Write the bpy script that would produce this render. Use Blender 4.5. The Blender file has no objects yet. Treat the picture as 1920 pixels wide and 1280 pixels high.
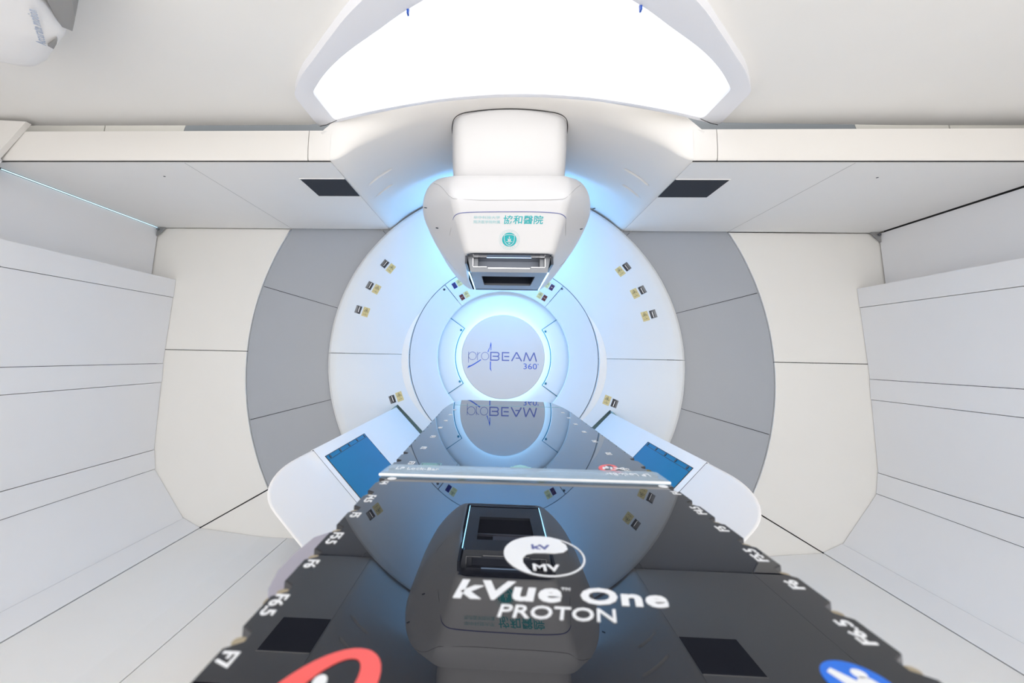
import bpy, bmesh, math, random
from math import sin, cos, pi, radians as R, hypot, atan2, sqrt
from mathutils import Vector, Matrix
random.seed(7)
S = bpy.context.scene
COL = S.collection
H = 1.346            # height of the gantry axis above the floor; coordinates below are relative to that axis

# ------------------------------------------------------------------ camera, world, exposure
cd = bpy.data.cameras.new('camera'); cam = bpy.data.objects.new('camera', cd); COL.objects.link(cam)
cd.sensor_width = 36.0; cd.lens = 817.735/1920*36
cd.shift_x = (960-898.69)/1920; cd.shift_y = -(640-531.57)/1920
cd.clip_start = .02; cd.clip_end = 60
cd.dof.use_dof = True; cd.dof.focus_distance = 2.4; cd.dof.aperture_fstop = 4.5
r_, u_, a_ = (0.99883207, 0.04378677, 0.0204256), (-0.01307073, -0.16210819, 0.98668642), (-0.04651497, 0.98580102, 0.16134654)
cam.matrix_world = Matrix(((r_[0], u_[0], -a_[0], -.0357), (r_[1], u_[1], -a_[1], 0), (r_[2], u_[2], -a_[2], .0081+H), (0, 0, 0, 1)))
S.camera = cam
W = bpy.data.worlds.new('world'); S.world = W; W.use_nodes = True
W.node_tree.nodes['Background'].inputs[0].default_value = (1.0, .982, .955, 1)
W.node_tree.nodes['Background'].inputs[1].default_value = 3.15
S.view_settings.view_transform = 'Standard'; S.view_settings.look = 'None'
S.view_settings.gamma = 1; S.view_settings.use_curve_mapping = False
S.view_settings.exposure = 0.0
PANEL_LIGHT = 1.2      # ceiling light diffuser
HALO = 9.0            # ring of light behind the logo disc
LED = 40.0             # blue lamp tube on the back of the nozzle

# ------------------------------------------------------------------ materials
MATS = {}
def paint(name, col, rough=.45, var=.02, spec=.5, metal=0, scale=6, coat=0, bump=0):
    m = bpy.data.materials.new(name); m.use_nodes = True; nt = m.node_tree
    b = nt.nodes['Principled BSDF']
    tc = nt.nodes.new('ShaderNodeTexCoord'); n = nt.nodes.new('ShaderNodeTexNoise'); n.inputs['Scale'].default_value = scale
    n.inputs['Detail'].default_value = 4
    mx = nt.nodes.new('ShaderNodeMix'); mx.data_type = 'RGBA'
    mx.inputs[6].default_value = tuple(c*(1-var) for c in col)+(1,)
    mx.inputs[7].default_value = tuple(min(1, c*(1+var)) for c in col)+(1,)
    nt.links.new(tc.outputs['Object'], n.inputs['Vector']); nt.links.new(n.outputs['Fac'], mx.inputs[0])
    nt.links.new(mx.outputs[2], b.inputs['Base Color'])
    b.inputs['Roughness'].default_value = rough; b.inputs['Metallic'].default_value = metal
    b.inputs['Specular IOR Level'].default_value = spec; b.inputs['Coat Weight'].default_value = coat
    if bump:
        n2 = nt.nodes.new('ShaderNodeTexNoise'); n2.inputs['Scale'].default_value = 400
        bp = nt.nodes.new('ShaderNodeBump'); bp.inputs['Strength'].default_value = bump; bp.inputs['Distance'].default_value = .001
        nt.links.new(tc.outputs['Object'], n2.inputs['Vector']); nt.links.new(n2.outputs['Fac'], bp.inputs['Height'])
        nt.links.new(bp.outputs['Normal'], b.inputs['Normal'])
    MATS[name] = m; return m
def glow(name, col, s):
    m = bpy.data.materials.new(name); m.use_nodes = True; b = m.node_tree.nodes['Principled BSDF']
    b.inputs['Base Color'].default_value = (.8, .8, .8, 1)
    b.inputs['Emission Color'].default_value = tuple(col)+(1,); b.inputs['Emission Strength'].default_value = s
    MATS[name] = m; return m
paint('panel', (.80, .785, .755), .5, .012, .35, bump=.05)       # cream wall panels
paint('sidepanel', (.83, .815, .81), .45, .012, .35, bump=.05)
paint('floorpanel', (.87, .845, .81), .4, .015, .4)
paint('ceil', (.86, .85, .83), .5, .01, .3)
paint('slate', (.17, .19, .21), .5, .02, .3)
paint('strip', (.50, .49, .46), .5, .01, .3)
paint('slab', (.86, .85, .84), .5, .01, .3)
paint('grey', (.375, .395, .43), .5, .02, .4, bump=.1)
paint('ring', (.66, .68, .70), .4, .01, .4)
paint('cream', (.765, .745, .72), .5, .01, .3)
paint('capwhite', (.90, .885, .885), .4, .006, .3)
paint('armwhite', (.89, .88, .88), .35, .006, .45)
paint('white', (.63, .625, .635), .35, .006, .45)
paint('whiteframe', (.84, .85, .9), .35, .006, .45)
paint('gap', (.03, .03, .032), .7, .1, .2)
paint('backing', (.05, .05, .052), .8, .1, .2)
paint('teal', (.02, .16, .24), .5, .05, .4)  # in the hub gaps this colour stands for blue light leaking through
paint('slot', (.24, .36, .36), .5, .1, .3)  # teal shade inside the arm slots, put into the colour
paint('hubwhite', (.60, .62, .65), .4, .01, .4)
paint('traygrey', (.34, .37, .44), .35, .03, .4)
paint('disc', (.57, .54, .53), .4, .01, .4)
paint('inkviolet', (.10, .12, .33), .5, .03)
paint('inkblue', (.02, .09, .46), .5, .03)
paint('gold', (.62, .49, .22), .5, .03)
paint('inkdark', (.035, .03, .02), .6, .03)
paint('steel', (.20, .21, .23), .34, .03, .5, metal=.85, scale=30)
paint('chrome', (.85, .86, .9), .12, .01, .5, metal=1)
paint('darkmetal', (.03, .035, .05), .25, .1, .5, metal=.3)
paint('lens_violet', (.03, .012, .06), .06, .1, .8)
paint('lens_red', (.09, .012, .016), .06, .1, .8)
paint('lens_blue', (.01, .014, .11), .06, .1, .8)
paint('grille', (.045, .05, .062), .85, .25, .15, scale=700)
paint('teal_ink', (.0, .36, .39), .5, .02)
paint('teal_soft', (.28, .55, .58), .5, .02)
paint('detector', (.0, .19, .42), .35, .10, .12, scale=3)
paint('carbon', (.011, .012, .017), .012, .35, .55, scale=900, coat=.0)
paint('carbonedge', (.018, .018, .02), .3, .2, .4)
paint('ink_white', (.82, .84, .88), .4, .01)
paint('ink_red', (.88, .11, .10), .4, .02)
paint('ink_signblue', (.0, .15, .75), .4, .02)
paint('lavender', (.42, .40, .48), .35, .03, .5, metal=.1)
paint('brass', (.38, .32, .22), .45, .05)
paint('screw', (.03, .05, .07), .35, .1, .5, metal=.5)
paint('grayplate', (.28, .28, .28), .5, .02)
paint('bluetext', (.42, .48, .60), .5, .02)
m = paint('acrylic', (.66, .84, 1.0), .12, .01, .5); m.node_tree.nodes['Principled BSDF'].inputs['Alpha'].default_value = .34
glow('panel_light', (.87, .91, 1.0), PANEL_LIGHT)
glow('halo', (.32, .66, 1.0), HALO)
glow('led', (.13, .48, 1.0), LED)
glow('led_white', (.25, .6, 1.0), 12.0)
glow('tray_glow', (.35, .6, 1.0), 1.2)
glow('slitlight', (.55, .85, 1.0), 1.1)

# ------------------------------------------------------------------ geometry helpers
ORG = {}
def V3(*a): return Vector(a)
class G:
    def __init__(s): s.bm = bmesh.new()
    def raw(s, vs, fs):
        b = [s.bm.verts.new(v) for v in vs]
        for f in fs:
            try: s.bm.faces.new([b[i] for i in f])
            except ValueError: pass
        return s
    def merge(s, bm2):
        me = bpy.data.meshes.new('t'); bm2.to_mesh(me); bm2.free(); s.bm.from_mesh(me); bpy.data.meshes.remove(me); return s
    def box(s, lo, hi, bev=0, seg=2):
        t = bmesh.new(); bmesh.ops.create_cube(t, size=1)
        for v in t.verts:
            for i in range(3): v.co[i] = lo[i]+(v.co[i]+.5)*(hi[i]-lo[i])
        if bev: bmesh.ops.bevel(t, geom=t.edges[:], offset=bev, segments=seg, affect='EDGES', profile=.6)
        return s.merge(t)
    def prism(s, poly, O, U, V, N, t0, t1, bev=0, seg=2):
        """polygon (u,v) on the plane O,U,V pushed from N*t0 to N*t1"""
        O, U, V, N = map(Vector, (O, U, V, N)); t = bmesh.new(); n = len(poly)
        a = [t.verts.new(O+U*p[0]+V*p[1]+N*t0) for p in poly]; b = [t.verts.new(O+U*p[0]+V*p[1]+N*t1) for p in poly]
        t.faces.new(a); top = t.faces.new(b)
        for i in range(n): t.faces.new((a[i], a[(i+1) % n], b[(i+1) % n], b[i]))
        bmesh.ops.recalc_face_normals(t, faces=t.faces[:])
        if bev: bmesh.ops.bevel(t, geom=list(top.edges), offset=bev, segments=seg, affect='EDGES', profile=.5)
        return s.merge(t)
    def grid(s, rows, close_u=False, cap=False):
        n = len(rows[0]); vs = [v for r in rows for v in r]; fs = []
        for i in range(len(rows)-1):
            for j in range(n if close_u else n-1):
                k = (j+1) % n; fs.append((i*n+j, i*n+k, (i+1)*n+k, (i+1)*n+j))
        if cap: fs.append(tuple(range(n))[::-1]); fs.append(tuple((len(rows)-1)*n+j for j in range(n)))
        return s.raw(vs, fs)
    def revolve(s, prof, a0, a1, seg, closed_prof=True):
        """profile (r, Y) turned about the gantry axis from a0 to a1 degrees"""
        full = abs(a1-a0) >= 359.9; rows = []
        for i in range(seg+(0 if full else 1)):
            a = R(a0+(a1-a0)*i/seg); rows.append([V3(r*cos(a), y, r*sin(a)) for r, y in prof])
        if full: rows.append(rows[0])
        n = len(prof); base = bmesh.new(); vs = [[base.verts.new(v) for v in r] for r in (rows[:-1] if full else rows)]
        m = len(vs)
        for i in range(m if full else m-1):
            p, q = vs[i], vs[(i+1) % m]
            for j in range(n if closed_prof else n-1):
                k = (j+1) % n; base.faces.new((p[j], p[k], q[k], q[j]))
        if closed_prof and not full: base.faces.new(vs[0]); base.faces.new(vs[-1])
        bmesh.ops.recalc_face_normals(base, faces=base.faces[:])
        return s.merge(base)
    def sector(s, r0, r1, a0, a1, y0, y1, seg=None):
        seg = seg or max(4, int(abs(a1-a0)/3)); return s.revolve([(r0, y1), (r0, y0), (r1, y0), (r1, y1)], a0, a1, seg)
    def tube(s, pts, r, n=8, closed=False):
        pts = [Vector(p) for p in pts]; rows = []; m = len(pts)
        for i, p in enumerate(pts):
            d = (pts[(i+1) % m]-pts[i-1]) if closed else (pts[min(i+1, m-1)]-pts[max(i-1, 0)])
            d.normalize(); a = Vector((0, 0, 1)) if abs(d.z) < .9 else Vector((1, 0, 0))
            u = d.cross(a).normalized(); v = d.cross(u)
            rr = r[i] if isinstance(r, (list, tuple)) else r
            rows.append([p+(u*cos(2*pi*k/n)+v*sin(2*pi*k/n))*rr for k in range(n)])
        if closed: rows.append(rows[0])
        return s.grid(rows, True, not closed)
    def cyl(s, O, N, r, t0, t1, n=24):
        N = Vector(N).normalized(); a = Vector((0, 0, 1)) if abs(N.z) < .9 else Vector((1, 0, 0)); U = a.cross(N).normalized(); V = N.cross(U)
        return s.prism([(r*cos(2*pi*k/n), r*sin(2*pi*k/n)) for k in range(n)], O, U, V, N, t0, t1)
def obj(name, g, mat, parent=None, smooth=35, org=None, bev=0):
    bm = g.bm; bmesh.ops.remove_doubles(bm, verts=bm.verts[:], dist=1e-6)
    bmesh.ops.recalc_face_normals(bm, faces=bm.faces[:])
    if parent is not None: o0 = ORG[parent]
    elif org is not None: o0 = Vector(org)
    else:
        xs = [v.co for v in bm.verts]; o0 = Vector(((min(v.x for v in xs)+max(v.x for v in xs))/2, (min(v.y for v in xs)+max(v.y for v in xs))/2, min(v.z for v in xs)))
    bmesh.ops.translate(bm, verts=bm.verts[:], vec=-o0)
    me = bpy.data.meshes.new(name); bm.to_mesh(me); bm.free()
    if smooth:
        me.shade_smooth(); me.set_sharp_from_angle(angle=R(smooth))
    me.materials.append(MATS[mat]); o = bpy.data.objects.new(name, me); COL.objects.link(o); ORG[o] = o0
    if parent is not None: o.parent = parent
    else: o.location = o0+V3(0, 0, H)
    if bev:
        md = o.modifiers.new('bevel', 'BEVEL'); md.width = bev; md.segments = 2; md.limit_method = 'ANGLE'
    return o
def thing(name, label, cat, loc, group=None):
    o = bpy.data.objects.new(name, None); COL.objects.link(o); o.empty_display_size = .05
    o.location = Vector(loc)+V3(0, 0, H); ORG[o] = Vector(loc); o['label'] = label; o['category'] = cat
    if group: o['group'] = group
    return o
def tag(o, label=None, cat=None, group=None, kind=None):
    if label: o['label'] = label
    if cat: o['category'] = cat
    if group: o['group'] = group
    if kind: o['kind'] = kind
    return o
def fillet(poly, rads, seg=6):
    out = []; n = len(poly)
    for i, p in enumerate(poly):
        r = rads[i] if isinstance(rads, (list, tuple)) else rads
        P = Vector(p); A = Vector(poly[i-1])-P; B = Vector(poly[(i+1) % n])-P
        d = min(r, A.length*.49, B.length*.49)
        a = P+A.normalized()*d; b = P+B.normalized()*d
        for k in range(seg+1):
            t = k/seg; out.append(tuple(a*(1-t)**2+P*2*t*(1-t)+b*t*t))
    return out
_tc = {}
def text_geo(body, off=0):
    if (body, off) in _tc: return _tc[(body, off)]
    c = bpy.data.curves.new('t', 'FONT'); c.body = body; c.size = 1; c.offset = off; c.extrude = .5; c.resolution_u = 3
    if off > .025: c.space_character = 1.07
    o = bpy.data.objects.new('t', c); COL.objects.link(o); dg = bpy.context.evaluated_depsgraph_get()
    me = bpy.data.meshes.new_from_object(o.evaluated_get(dg)); bpy.data.objects.remove(o); bpy.data.curves.remove(c)
    vs = [tuple(v.co) for v in me.vertices]; fs = [tuple(p.vertices) for p in me.polygons]; bpy.data.meshes.remove(me)
    _tc[(body, off)] = (vs, fs); return vs, fs
def text(g, body, O, U, V, w, h, off=0, shear=0, t=.0006):
    """writing fitted into a w x h box whose lower left corner is O, lying on the plane U,V"""
    vs, fs = text_geo(body, off); O, U, V = map(Vector, (O, U, V)); N = U.cross(V).normalized()
    if not vs: return g
    x0, x1 = min(v[0] for v in vs), max(v[0] for v in vs); y0, y1 = min(v[1] for v in vs), max(v[1] for v in vs)
    out = []
    for v in vs:
        fx, fy = (v[0]-x0)/(x1-x0)*w, (v[1]-y0)/(y1-y0)*h
        out.append(O+U*(fx+shear*fy)+V*fy+N*((v[2]+.5)*t))
    return g.raw(out, fs)
def pol(r, a, y): return V3(r*cos(R(a)), y, r*sin(R(a)))

# ------------------------------------------------------------------ room shell
YB = 3.40            # plane of the end wall panels
YN = -1.6            # the room goes on a little behind the camera
def side(name, sx):
    # cross-section of the wall, from the top band down to the floor
    P = [(2.68, .564), (2.68, .418), (2.69, -.109), (2.682, -.255), (2.668, -.76), (2.642, -.90), (2.372, -1.24), (2.237, -1.302)]
    panels = G(); band = []
    def strip(g, a, b, out, th, y0=YN, y1=YB-.004, gap=.0017):
        A, B = Vector((sx*a[0], 0, a[1])), Vector((sx*b[0], 0, b[1])); D = (B-A).normalized()
        A, B = A+D*gap, B-D*gap; Nn = Vector((-D.z, 0, D.x))*(1 if sx > 0 else -1)
        if Nn.x*sx > 0: Nn = -Nn      # towards the room
        if abs(D.x) > abs(D.z) and Nn.z < 0: Nn = -Nn
        t = G()
        q = [A+Nn*out, B+Nn*out, B-Nn*th, A-Nn*th]
        g.grid([[v+V3(0, y0, 0) for v in q], [v+V3(0, y1, 0) for v in q]], True, True)
    for i, (a, b) in enumerate(zip(P[:-1], P[1:])):
        if i in (1, 3, 5): strip(panels, a, b, 0, .05)
    w = obj(name, panels, 'sidepanel', None, 0, (sx*2.68, 1, -1.3)); tag(w, kind='structure')
    for i in (0, 2, 4, 6):
        g = G(); strip(g, P[i], P[i+1], .004, .05); obj('band', g, 'sidepanel', w, 0)
    g = G(); g.box((min(sx*2.69, sx*2.9), YN, .52), (max(sx*2.69, sx*2.9), YB-.004, .559))      # ledge
    obj('ledge', g, 'sidepanel', w, 0)
    g = G(); x0, x1 = sorted((sx*2.745, sx*2.80))
    g.box((x0, YN, -1.38), (x1, YB+.1, .51)); x0, x1 = sorted((sx*2.26, sx*2.745))
    g.raw([V3(sx*2.75, YN, -.9), V3(sx*2.45, YN, -1.31), V3(sx*2.2, YN, -1.41), V3(sx*2.75, YN, -1.41), V3(sx*2.75, YB+.1, -.9), V3(sx*2.45, YB+.1, -1.31), V3(sx*2.2, YB+.1, -1.41), V3(sx*2.75, YB+.1, -1.41)],
          [(0, 1, 5, 4), (1, 2, 6, 5), (2, 3, 7, 6), (3, 0, 4, 7), (0, 1, 2, 3), (4, 5, 6, 7)])
    obj('backing', g, 'backing', w, 0)
    # recessed upper wall
    g = G(); x0, x1 = sorted((sx*2.88, sx*2.93)); g.box((x0, YN, .56), (x1, YB-.012, .992), .004)
    g.box((x0, YN, .997), (x1, 2.03, 1.26), .004); obj('upper_panel', g, 'sidepanel', w, 0)
    g = G(); x0, x1 = sorted((sx*2.97, sx*3.02)); g.box((x0, YN, -1.41), (x1, YB+.6, 2.0)); obj('backing', g, 'backing', w, 0)
    return w
wl = side('wall_left', -1); wr = side('wall_right', 1)
# floor
g = G(); g.box((-1.565, YN, -1.396), (1.565, YB-.004, -1.346))
for sx in (-1, 1):
    a = [(1.571, -1.346), (1.757, -1.346), (2.234, -1.3025), (2.234, -1.36), (1.571, -1.396)]
    g.prism([(sx*x, z) for x, z in a], (0, YN, 0), (1, 0, 0), (0, 0, 1), (0, 1, 0), 0, YB-.004-YN)
fl = tag(obj('floor', g, 'floorpanel', None, 0, (0, 1, -1.346)), kind='structure')
g = G(); g.box((-3, YN-1.5, -1.46), (3, YB+.6, -1.40)); obj('backing', g, 'backing', fl, 0)
g = G(); g.box((-3, YN-1.5, -1.396), (3, YN-.004, -1.346)); obj('floor_panel', g, 'floorpanel', fl, 0)
# end wall: cream plates round the grey ring, with open joints
def arc(r, a0, a1, n): return [(r*cos(R(a0+(a1-a0)*i/n)), r*sin(R(a0+(a1-a0)*i/n))) for i in range(n+1)]
wb = None; RG = 2.023
plates = []
for sx in (-1, 1):
    e = .0025
    up = [(-2.93, e), (-2.93, .998)] + [(-1.759, .998)] + arc(RG, 150.4, 179.93, 14)
    lo = [(-2.93, -e)] + arc(RG, 180.07, 210.1, 14) + [(-2.237+e*.5, -1.297), (-2.93, -1.297)]
    bo = arc(RG, 210.35, 221.7, 6) + [(-1.51, -1.40), (-2.24, -1.40), (-2.235+e, -1.303)]
    for q in (up, lo, bo): plates.append([(-sx*x if sx > 0 else x, z) for x, z in q])
for q in plates:
    g = G(); g.prism(q, (0, YB, 0), (1, 0, 0), (0, 0, 1), (0, 1, 0), .03, 0, .002, 1)
    if wb is None: wb = tag(obj('wall_back', g, 'panel', None, 0, (0, YB, -1.346)), kind='structure')
    else: obj('wall_panel', g, 'panel', wb, 0)
g = G(); g.prism([(-3, -1.4), (3, -1.4), (3, 2.2), (-3, 2.2)], (0, 0, 0), (1, 0, 0), (0, 0, 1), (0, 1, 0), YB+.60, YB+.65)
for sx in (-1, 1):
    x0, x1 = sorted((sx*1.9, sx*3.0)); g.box((x0, YB+.05, -1.41), (x1, YB+.07, 1.2))
obj('backing', g, 'backing', wb, 0)
g = G(); g.prism([(-2.95, 1.0), (2.95, 1.0), (2.95, 2.2), (-2.95, 2.2)], (0, 0, 0), (1, 0, 0), (0, 0, 1), (0, 1, 0), YB+.02, YB+.04); obj('upper_panel', g, 'panel', wb, 0)
# grey ring of plates let into the end wall
t = thing('surround_ring', 'broad matte grey ring of wall plates around the white gantry face', 'wall panel', (0, YB, -1.346))
for i in range(12):
    g = G(); g.sector(1.30, RG-.004, 15+30*i+.07, 45+30*i-.07, YB+.012, YB+.035, 14)
    if 60 < (15+30*i) % 360 < 110: pass
    obj('ring_plate', g, 'grey', t, 0)
g = G(); g.sector(1.25, RG+.05, 0, 360, YB+.04, YB+.045, 72); obj('backing_plate', g, 'backing', t, 0)

# ------------------------------------------------------------------ ceilings
def slab(sx, first):
    g = G(); x0, x1 = sorted((sx*.936, sx*2.87)); g.box((x0, 2.147, 1.0), (x1, YB-.012, 1.05))
    o = tag(obj('ceiling', g, 'slab', None, 0, (sx*1.9, 2.8, 1.0)), kind='structure')
    g = G(); g.box((sx*1.745-.0008, 2.148, .9993), (sx*1.745+.0008, YB-.013, 1.001)); obj('joint', g, 'grayplate', o, 0)
    # rounded front fascia
    for xa, xb in ((.933, 1.048), (1.052, 2.95)):
        prof = [(2.10+.018*(1-sin(k*pi/16)), .998+.16*(1-cos(k*pi/16))) for k in range(9)] + [(2.118, 1.158)]
        g = G(); pa = prof
        g.grid([[V3(sx*xa, y, z) for y, z in pa], [V3(sx*xb, y, z) for y, z in pa]], True, True)
        obj('fascia', g, 'cream', o, 40)
    g = G(); x0, x1 = sorted((sx*.94, sx*2.95)); g.box((x0, 2.119, 1.004), (x1, 2.146, 1.155)); g.box((x0, 2.12, 1.055), (x1, 2.20, 1.155)); g.box((x0, 2.16, 1.06), (x1, 3.5, 1.08)); obj('backing', g, 'gap', o, 0)
    g = G()
    for (x, y) in ((2.0, 2.33), (1.93, 2.85), (1.72, 3.28), (1.0, 2.27), (.98, 2.75), (.99, 3.28)):
        g = G(); g.cyl((sx*x, y, 1.0), (0, 0, -1), .006, -.001, .0015, 10); obj('screw', g, 'screw', o, 0)
        return o
cl = slab(-1, True); cr = slab(1, False)
# narrow strip of wall seen through the slot above the fascia
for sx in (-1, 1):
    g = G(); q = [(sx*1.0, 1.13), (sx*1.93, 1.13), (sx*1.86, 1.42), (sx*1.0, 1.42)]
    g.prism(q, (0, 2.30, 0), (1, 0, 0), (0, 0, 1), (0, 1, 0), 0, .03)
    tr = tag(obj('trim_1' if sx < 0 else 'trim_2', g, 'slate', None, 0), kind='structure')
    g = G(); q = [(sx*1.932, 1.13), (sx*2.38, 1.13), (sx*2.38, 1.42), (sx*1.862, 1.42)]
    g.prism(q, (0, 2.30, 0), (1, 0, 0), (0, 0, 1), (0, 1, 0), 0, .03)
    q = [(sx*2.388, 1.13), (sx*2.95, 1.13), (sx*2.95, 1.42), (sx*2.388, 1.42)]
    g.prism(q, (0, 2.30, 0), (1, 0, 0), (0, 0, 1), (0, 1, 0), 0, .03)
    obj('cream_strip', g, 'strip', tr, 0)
# main ceiling cover: flat, with a lip that dips towards the slot; cut back in an arc above the nozzle
CX = .033
ARC = [(-1.085, 2.157), (-.98, 2.13), (-.746, 2.028), (-.493, 1.940), (-.165, 1.885), (.061, 1.880), (.348, 1.925), (.6, 2.0), (.85, 2.075), (1.12, 2.150)]
g = G()
front = [(-3.0, 2.150), (-2.0, 2.155)] + ARC + [(2.0, 2.180), (3.0, 2.190)]
crease = [(-3.0, 1.66), (-2.3, 1.72)] + [(x, min(1.9, y-.12) if abs(x) > .6 else y-.12) for x, y in ARC] + [(2.0, 1.78), (3.0, 1.62)]
back = [(x, -1.2) for x, _ in front]
rows = [[V3(x, y, 1.222) for x, y in front], [V3(x, y, 1.262) for x, y in crease], [V3(x, y, 1.262) for x, y in back], [V3(x, y, 1.36) for x, y in back], [V3(x, y, 1.36) for x, y in front]]
rows.append(rows[0]); g.grid(rows)
ce = tag(obj('ceiling', g, 'ceil', None, 50, (0, .5, 1.222)), kind='structure')
# left end of the slot: chamfered closing piece
g = G(); g.prism([(-2.598, 1.20), (-2.735, 1.00), (-2.74, 1.03), (-2.95, 1.09), (-2.95, 1.22)], (0, 2.07, 0), (1, 0, 0), (0, 0, 1), (0, 1, 0), 0, .028)
tag(obj('trim_3', g, 'cream', None, 0), kind='structure')
g = G(); g.prism([(-2.745, 1.02), (-2.725, .985), (-2.80, .90), (-2.95, .90), (-2.95, 1.08)], (0, 2.04, 0), (1, 0, 0), (0, 0, 1), (0, 1, 0), 0, .06)
tag(obj('trim_4', g, 'sidepanel', None, 0), kind='structure')

# ------------------------------------------------------------------ things on the ceiling
for sx, lab in ((-1, 'dark grey speaker grille flush in the low ceiling slab left of the treatment nozzle'), (1, 'dark grey speaker grille flush in the low ceiling slab right of the treatment nozzle')):
    t = thing('ceiling_grille', lab, 'grille', (sx*1.07, 2.49, 1.0))
    x0, x1 = sorted((sx*.94, sx*(1.205 if sx < 0 else 1.235)))
    g = G(); g.box((x0, 2.358, .9965), (x1, 2.632, .9999)); obj('mesh_panel', g, 'grille', t, 0)
    g = G(); xo = x0 if sx < 0 else x1
    g.box((min(xo, xo-.004*-sx), 2.354, .9955), (max(xo, xo-.004*-sx), 2.636, .9999)); g.box((x0, 2.354, .9955), (x1, 2.358, .9999)); g.box((x0, 2.632, .9955), (x1, 2.636, .9999))
    obj('frame', g, 'slab', t, 0)
g = G(); g.box((-2.878, 2.22, .9935), (-2.872, YB-.02, .9975))
tag(obj('light_strip', g, 'slitlight', None, 0), 'thin glowing pale blue slit between the left wall top and the ceiling slab', 'light')
for sx, lab in ((-1, 'small grey steel corner bracket under the ceiling slab at the left wall end'), (1, 'small grey steel corner bracket under the ceiling slab at the right wall end')):
    t = thing('corner_bracket', lab, 'bracket', (sx*2.86, YB-.05, .93))
    g = G(); g.prism([(0, 0), (.07, 0), (.0, -.075)], (sx*2.875, YB-.03, .998), (-sx, 0, 0), (0, 0, 1), (0, 1, 0), 0, .012); obj('plate', g, 'grayplate', t, 0)
    g = G(); g.cyl((sx*2.858, YB-.035, .978), (0, -1, 0), .01, 0, .012, 12); obj('bolt', g, 'steel', t)

# ceiling light: crescent body under the cover
lt = thing('ceiling_light', 'large bright white crescent ceiling light in a pale blue frame above the nozzle', 'light', (CX, 1.6, 1.19))
def sym(pts): return [(CX+x, y) for x, y in pts] + [(CX-x, y) for x, y in reversed(pts) if x > 1e-6]
far_o = [(0, 1.885), (.21, 1.898), (.45, 1.938), (.74, 2.028), (.93, 2.098), (1.055, 2.150)]
far_i = [(0, 1.857), (.19, 1.868), (.41, 1.905), (.70, 1.987), (.94, 2.073)]
near_i = [(.953, 1.835), (.84, 1.70), (.705, 1.575), (.535, 1.45), (.40, 1.352), (.21, 1.25), (0, 1.21)]
near_o = [(1.058, 1.858), (.96, 1.72), (.857, 1.61), (.738, 1.484), (.582, 1.33), (.30, 1.12), (0, 1.04)]
zf = 1.205
def crescent(far, near):      # closed outline running round the crescent
    right = far + near; left = [(-x, y) for x, y in reversed(right) if x > 1e-6]
    return [(CX+x, y) for x, y in right] + [(CX+x, y) for x, y in left]
def resample(poly, n):
    P = [Vector(p) for p in poly]; L = [0]
    for i in range(len(P)): L.append(L[-1]+(P[(i+1) % len(P)]-P[i]).length)
    out = []
    for k in range(n):
        d = L[-1]*k/n; i = 0
        while L[i+1] < d: i += 1
        f = (d-L[i])/(L[i+1]-L[i]); out.append(tuple(P[i].lerp(P[(i+1) % len(P)], f)))
    return out
inner = crescent(far_i, near_i); outer = crescent(far_o[:-1]+[(1.055, 2.150)], near_o)
# both outlines must carry the same number of points, corner to corner
def seg_pts(pts, n):
    P = [Vector(p) for p in pts]; L = [0]
    for i in range(len(P)-1): L.append(L[-1]+(P[i+1]-P[i]).length)
    out = []
    for k in range(n+1):
        d = L[-1]*k/n; i = 0
        while i < len(P)-2 and L[i+1] < d: i += 1
        f = (d-L[i])/(L[i+1]-L[i]); out.append(P[i].lerp(P[i+1], f))
    return out
def smooth_curve(pts, n):
    # Catmull-Rom through the points
    P = [Vector(p) for p in pts]; P = [P[0]*2-P[1]] + P + [P[-1]*2-P[-2]]; out = []
    for i in range(1, len(P)-2):
        for k in range(6):
            t = k/6; a, b, c, d = P[i-1:i+3]
            out.append(.5*((2*b)+(c-a)*t+(2*a-5*b+4*c-d)*t*t+(3*b-a-3*c+d)*t**3))
    out.append(P[-2]); return seg_pts(out, n)
def outline(far, near, rc, z):
    nf = smooth_curve([(-x, y) for x, y in reversed(far)]+far[1:], 40)
    nn = smooth_curve(near+[(-x, y) for x, y in reversed(near[:-1])], 60)
    poly = nf+nn; k = [0, 40, 41, 101]
    q = []
    n = len(poly)
    for i, p in enumerate(poly):
        if i in k:
            A = (poly[i-1]-p); B = (poly[(i+1) % n]-p)
            a = p+A.normalized()*min(rc, A.length*.9); b = p+B.normalized()*min(rc, B.length*.45)
            for s_ in range(5):
                t = s_/4; q.append(a*(1-t)**2+p*2*t*(1-t)+b*t*t)
        else: q.append(p)
    return [V3(CX+v[0], v[1], z) for v in q]
oi = outline(far_i, near_i, .028, zf+.012); oo = outline(far_o, near_o, .04, zf)
mid = [a.lerp(b, .45) for a, b in zip(oi, oo)]
g = G(); top = [V3(v.x, v.y, 1.262) for v in oo]
lip = [V3(v.x, v.y, zf) for v in [a.lerp(b, .04) for a, b in zip(oi, oo)]]
midv = [V3(v.x, v.y, zf-.002) for v in mid]
g.grid([[V3(v.x, v.y, zf+.03) for v in oi], oi, lip, midv, [V3(v.x, v.y, zf+.001) for v in oo], top], True)
obj('frame', g, 'whiteframe', lt, 25)
g = G(); g.raw([V3(v.x, v.y, zf+.010) for v in oi], [tuple(range(len(oi)))]); o = obj('diffuser', g, 'panel_light', lt, 0)
g = G()
for sx in (-1, 1):
    g = G(); g.box((CX+sx*.405-.003, 1.345, zf-.016), (CX+sx*.405+.003, 1.362, zf+.01)); obj('joint_clip', g, 'inkblue', lt, 0)
g = G()
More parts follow.
